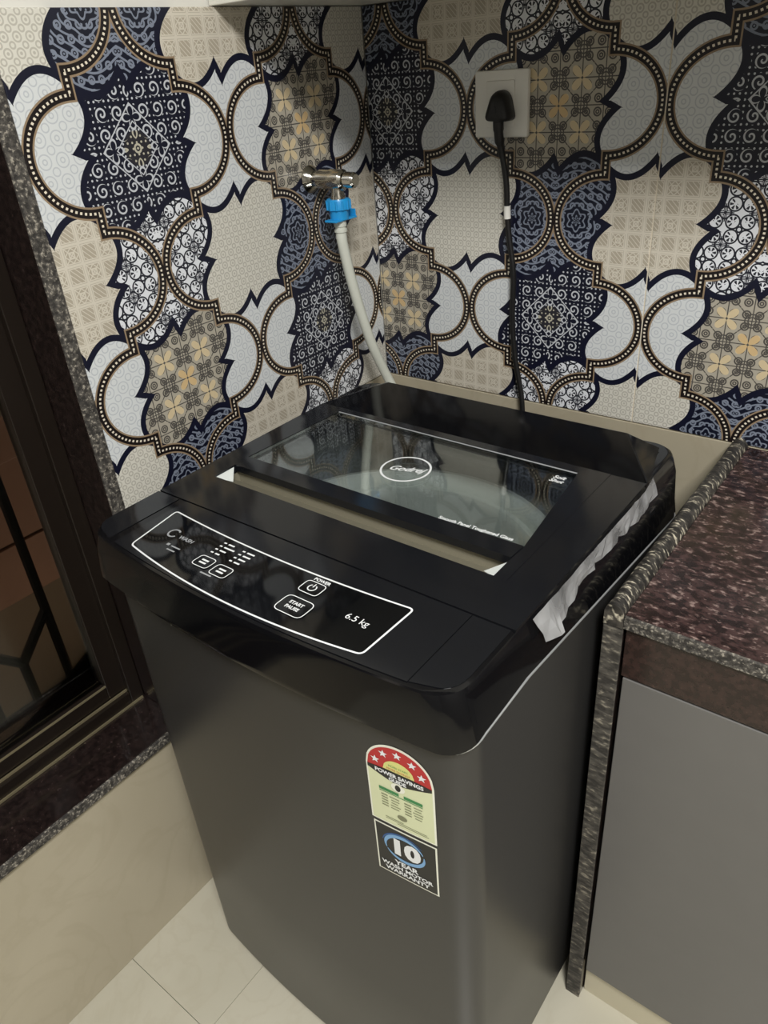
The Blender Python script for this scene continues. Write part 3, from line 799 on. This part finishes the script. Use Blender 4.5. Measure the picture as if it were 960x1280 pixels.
smat('label_green', (52, 128, 72)); smat('label_yellow', (214, 212, 130)); smat('label_text', (120, 122, 92)); smat('label_blue', (120, 164, 206)); smat('label_deep_blue', (40, 84, 140))
cx = 0.594; hw = 0.040; zs = 0.764
def arch(k, h): return lambda x: zs + h * math.sqrt(max(0, 1 - ((x - cx) / (hw * k)) ** 2))
v2, f_ = plate(cx - hw, cx + hw, 0.676, arch(1.0, 0.039), 40)
sl = sub(v2, f_, wm, M['label_white'], 0.0005, 'star_label'); sl['label'] = 'cream energy star rating label with red arch'
sub(*plate(cx - hw + .0022, cx + hw - .0022, 0.678, lambda x: zs, 16), sl, M['label_cream'], 0.0008, 'cream_field')
sub(*plate(cx - hw + .0022, cx + hw - .0022, lambda x: zs - 0.002, arch(0.945, 0.0362), 36), sl, M['label_red'], 0.0010, 'red_arch')
sub(*plate(cx - hw + .0022, cx + hw - .0022, lambda x: zs - 0.0165 + 0.012 * (abs(x - cx) / hw) ** 1.3, lambda x: zs - 0.001 + 0.003 * (1 - ((x - cx) / hw) ** 2), 20), sl, M['label_black'], 0.0012, 'black_band')
sub(*plate(cx - .0185, cx + .0185, zs + 0.002, lambda x: zs + 0.002 + 0.0165 * math.sqrt(max(0, 1 - ((x - cx) / .0185) ** 2)), 20), sl, M['label_yellow'], 0.0013, 'yellow_dome')
for k_, t_ in enumerate(('MORE STARS', 'MORE SAVINGS')):
    stext(t_, cx, zs + 0.0095 - 0.0048 * k_, 0.0040, sl, M['label_green'] if k_ == 0 else M['label_red'], 0.0016)
stext('POWER SAVINGS', cx, zs - 0.0042, 0.0074, sl, M['print_white'], 0.0016, bold=0.0003)
stext('GUIDE', cx - 0.002, zs - 0.0112, 0.0070, sl, M['print_white'], 0.0016, bold=0.0003)
def star(x, z, r):
    return [(x + (r if s % 2 == 0 else r * 0.42) * math.sin(math.pi * s / 5), z + (r if s % 2 == 0 else r * 0.42) * math.cos(math.pi * s / 5)) for s in range(10)]
for a in (162, 126, 90, 54, 18):
    sx_ = cx + 0.0285 * math.cos(math.radians(a)); sz_ = zs + 0.003 + 0.0255 * math.sin(math.radians(a))
    sub(star(sx_, sz_, 0.0056), [tuple(range(10))], sl, M['print_white'], 0.0016, 'star')
def disc(x, z, rx, rz, n=20): return [(x + rx * math.cos(2 * math.pi * s / n), z + rz * math.sin(2 * math.pi * s / n)) for s in range(n)], [tuple(range(n))]
sub(*disc(cx - 0.002, zs - 0.0205, 0.0082, 0.0066), sl, M['label_white'], 0.0015, 'round_seal')
sub(*disc(cx - 0.002, zs - 0.0205, 0.0034, 0.0048), sl, M['label_black'], 0.0018, 'seal_mark')
def sbars(lst, parent, mt, off, name):
    v2 = []; f = []
    for x, z, w, h in lst:
        n = len(v2); v2 += [(x - w / 2, z - h / 2), (x + w / 2, z - h / 2), (x + w / 2, z + h / 2), (x - w / 2, z + h / 2)]; f.append((n, n + 1, n + 2, n + 3))
    return sub(v2, f, parent, mt, off, name)
sbars([(cx - 0.014, 0.7325, 0.024, 0.0045), (cx + 0.015, 0.7325, 0.022, 0.0045), (cx, 0.7285, 0.052, 0.0012)], sl, M['label_green'], 0.0012, 'green_bars')
lst = []
for r in range(5):
    lst += [(cx - 0.020, 0.7235 - r * 0.0042, 0.008, 0.0016), (cx - 0.008 + 0.001 * (r % 2), 0.7235 - r * 0.0042, 0.012 - 0.002 * (r % 3), 0.0013), (cx + 0.008, 0.7235 - r * 0.0042, 0.008, 0.0017), (cx + 0.020, 0.7235 - r * 0.0042, 0.012 - 0.002 * ((r + 1) % 3), 0.0013)]
lst += [(cx - 0.010, 0.6885, 0.022, 0.0010), (cx + 0.012, 0.6835, 0.038, 0.0010), (cx + 0.004, 0.6860, 0.050, 0.0009)]
sbars(lst, sl, M['label_text'], 0.0012, 'small_print')
sub(*disc(cx, 0.6965, 0.006, 0.0042), sl, M['label_text'], 0.0013, 'small_seal')
wl_ = sub(*plate(0.5555, 0.6335, 0.586, 0.6715, 16), wm, M['label_white'], 0.0005, 'warranty_label'); wl_['label'] = 'black warranty sticker with a large 10'
sub(*plate(0.5575, 0.6315, 0.588, 0.6695, 16), wl_, M['label_black'], 0.0008, 'black_field')
def sring(x, z, r0, r1, sq_, a0, a1, n=28):
    v2 = []; f = []
    for s in range(n + 1):
        a = math.radians(a0 + (a1 - a0) * s / n); w = math.sin(math.pi * s / n) * 0.8 + 0.2
        rm = (r0 + r1) / 2; hw_ = (r1 - r0) / 2 * w
        v2 += [(x + (rm - hw_) * math.cos(a), z + (rm - hw_) * math.sin(a) * sq_), (x + (rm + hw_) * math.cos(a), z + (rm + hw_) * math.sin(a) * sq_)]
    for s in range(n): f.append((2 * s, 2 * s + 2, 2 * s + 3, 2 * s + 1))
    return v2, f
sub(*sring(0.593, 0.640, 0.0215, 0.0275, 0.82, 20, 200), wl_, M['label_blue'], 0.0011, 'blue_swoosh')
sub(*sring(0.593, 0.640, 0.0215, 0.0275, 0.82, 205, 370), wl_, M['label_blue'], 0.0011, 'blue_swoosh')
sub(*sring(0.593, 0.640, 0.0265, 0.0300, 0.84, 40, 170), wl_, M['label_deep_blue'], 0.0010, 'blue_swoosh')
stext('10', 0.5935, 0.640, 0.034, wl_, M['print_white'], 0.0014, bold=0.0019, sx=1.12)
stext('YEAR', 0.594, 0.6125, 0.0105, wl_, M['print_white'], 0.0014, bold=0.0004, sx=1.15)
stext('WASH MOTOR', 0.594, 0.6035, 0.0085, wl_, M['print_white'], 0.0014, bold=0.0003, sx=1.12)
stext('WARRANTY', 0.594, 0.5955, 0.0085, wl_, M['print_white'], 0.0014, bold=0.0003, sx=1.18)

sub([(0.2545, 0.822), (0.2565, 0.826), (0.2590, 0.8275), (0.2575, 0.815), (0.2555, 0.810)], [(0, 1, 2, 3, 4)], wm, M['label_white'], 0.0006, 'tape_scrap')

# ------------------------------------------------------------------ tap, inlet hose
TY, TZ = -0.170, 1.224
tp = empty('water_tap', (0.0, TY, TZ), 'chrome angle tap on the printed wall tiles', 'tap')
MB().lathe((0.0003, TY, TZ), (1, 0, 0), [(0, 0.021), (0.003, 0.0215), (0.008, 0.018), (0.013, 0.013), (0.013, 0.0)], 28).build('wall_flange', M['chrome'], tp, smooth=40)
MB().lathe((0.010, TY, TZ), (1, 0, 0), [(0, 0.0115), (0.014, 0.0115), (0.015, 0.0150), (0.035, 0.0150), (0.040, 0.0160), (0.062, 0.0160), (0.066, 0.012)], 24).build('body', M['chrome'], tp, smooth=40)
MB().lathe((0.076, TY, TZ), (1, 0, 0), [(0, 0.007), (0.004, 0.007), (0.0045, 0.0125), (0.020, 0.0118), (0.023, 0.009)], 20).build('knob', M['chrome'], tp, smooth=40)
MB().lathe((0.058, TY, TZ - 0.010), (0, 0, -1), [(0, 0.010), (0.010, 0.0105), (0.014, 0.0125), (0.022, 0.0125)], 20).build('outlet', M['chrome'], tp, smooth=40)
hs = empty('inlet_hose', (0.058, TY, 0.86), 'pale grey water hose with blue connector running from the tap down behind the machine', 'hose')
zc = TZ - 0.0285
cn = MB().lathe((0.058, TY, zc), (0, 0, -1), [(0, 0.013), (0, 0.0185), (0.002, 0.0195), (0.016, 0.0195), (0.018, 0.0165), (0.020, 0.0160), (0.032, 0.0155), (0.034, 0.010)], 24).build('connector', M['blue'], hs, smooth=40)
for s in range(12):
    a = 2 * math.pi * s / 12
    MB().tube([(0.058 + 0.0195 * math.cos(a), TY + 0.0195 * math.sin(a), zc - 0.002), (0.058 + 0.0195 * math.cos(a), TY + 0.0195 * math.sin(a), zc - 0.016)], 0.0018, 6).build('grip_rib', M['blue'], cn)
MB().box(0.0455, 0.0705, TY - 0.024, TY + 0.030, zc - 0.034, zc - 0.0305, 0.001).build('release_collar', M['blue'], cn)
MB().box(0.0475, 0.0685, TY + 0.0285, TY + 0.0305, zc - 0.034, zc - 0.020, 0.0008).build('release_tab', M['blue'], cn)
MB().lathe((0.058, TY, zc - 0.033), (0, 0, -1), [(0, 0.0105), (0.010, 0.0105), (0.011, 0.009), (0.014, 0.009), (0.015, 0.0108), (0.019, 0.0108), (0.020, 0.009), (0.030, 0.0095)], 20).build('ferrule', M['hose'], hs, smooth=40)
hp = spline([(0.058, TY, zc - 0.058), (0.059, TY + 0.001, 1.12), (0.061, TY + 0.012, 1.06), (0.064, -0.142, 0.995), (0.068, -0.122, 0.93), (0.076, -0.094, 0.86), (0.10, -0.075, 0.79), (0.15, -0.09, 0.72), (0.20, -0.12, 0.66), (0.20, -0.178, 0.62)], 8)
MB().tube(hp, 0.0090, 14).build('tube', M['hose'], hs, smooth=True)

# ------------------------------------------------------------------ socket and plug
sk = empty('wall_socket', (0.269, 0, 1.267), 'square white wall socket plate on the printed tiles', 'socket')
MB().box(0.2225, 0.3155, -0.010, -0.0002, 1.2665, 1.359, 0.003).build('plate', M['white_plastic'], sk, smooth=30)
MB().box(0.2445, 0.2935, -0.0125, -0.0098, 1.281, 1.345, 0.0015).build('outlet_insert', M['white_plastic'], sk, smooth=30)
pg = empty('power_cord', (0.275, -0.02, 0.7), 'black three-pin plug and power cord hanging from the wall socket', 'power cord')
# rounded triangular plug body
def tri(s, y, dz=0.0):
    cs = [(0.252, 1.292), (0.300, 1.290), (0.289, 1.331), (0.268, 1.334)]
    c0 = (0.2755, 1.308)
    return [(c0[0] + (x - c0[0]) * s, y, c0[1] + (z - c0[1]) * s + dz) for x, z in rounded(cs, 0.012, 4)]
MB().loft([tri(0.9, -0.013), tri(1.0, -0.015), tri(1.0, -0.028), tri(0.93, -0.036, -0.001), tri(0.75, -0.041, -0.003), tri(0.4, -0.043, -0.004)]).build('plug', M['rubber'], pg, smooth=50)
MB().tube(spline([(0.2745, -0.027, 1.297), (0.2745, -0.026, 1.280), (0.2755, -0.024, 1.262), (0.2785, -0.020, 1.240)], 5), [0.0085] * 6 + [0.0075] * 5 + [0.0055] * 5, 12).build('strain_relief', M['rubber'], pg, smooth=True)
cpth = spline([(0.2785, -0.020, 1.242), (0.2835, -0.015, 1.20), (0.2845, -0.013, 1.157), (0.288, -0.012, 1.12), (0.2965, -0.011, 1.06), (0.2965, -0.011, 0.98), (0.304, -0.012, 0.91), (0.321, -0.014, 0.83), (0.33, -0.03, 0.74), (0.33, -0.10, 0.68), (0.33, -0.178, 0.66)], 6)
MB().tube(cpth, 0.0048, 10).build('cord', M['rubber'], pg, smooth=True)
MB().tube(spline([(0.2845, -0.0135, 1.167), (0.2845, -0.0132, 1.157), (0.2850, -0.0130, 1.147)], 3), 0.0058, 10).build('white_tag', M['white_plastic'], pg, smooth=True)
MB().tube(spline([(0.2850, -0.012, 1.147), (0.285, -0.008, 1.11), (0.291, -0.007, 1.08), (0.297, -0.009, 1.05)], 5), 0.0038, 8).build('doubled_cord', M['rubber'], pg, smooth=True)
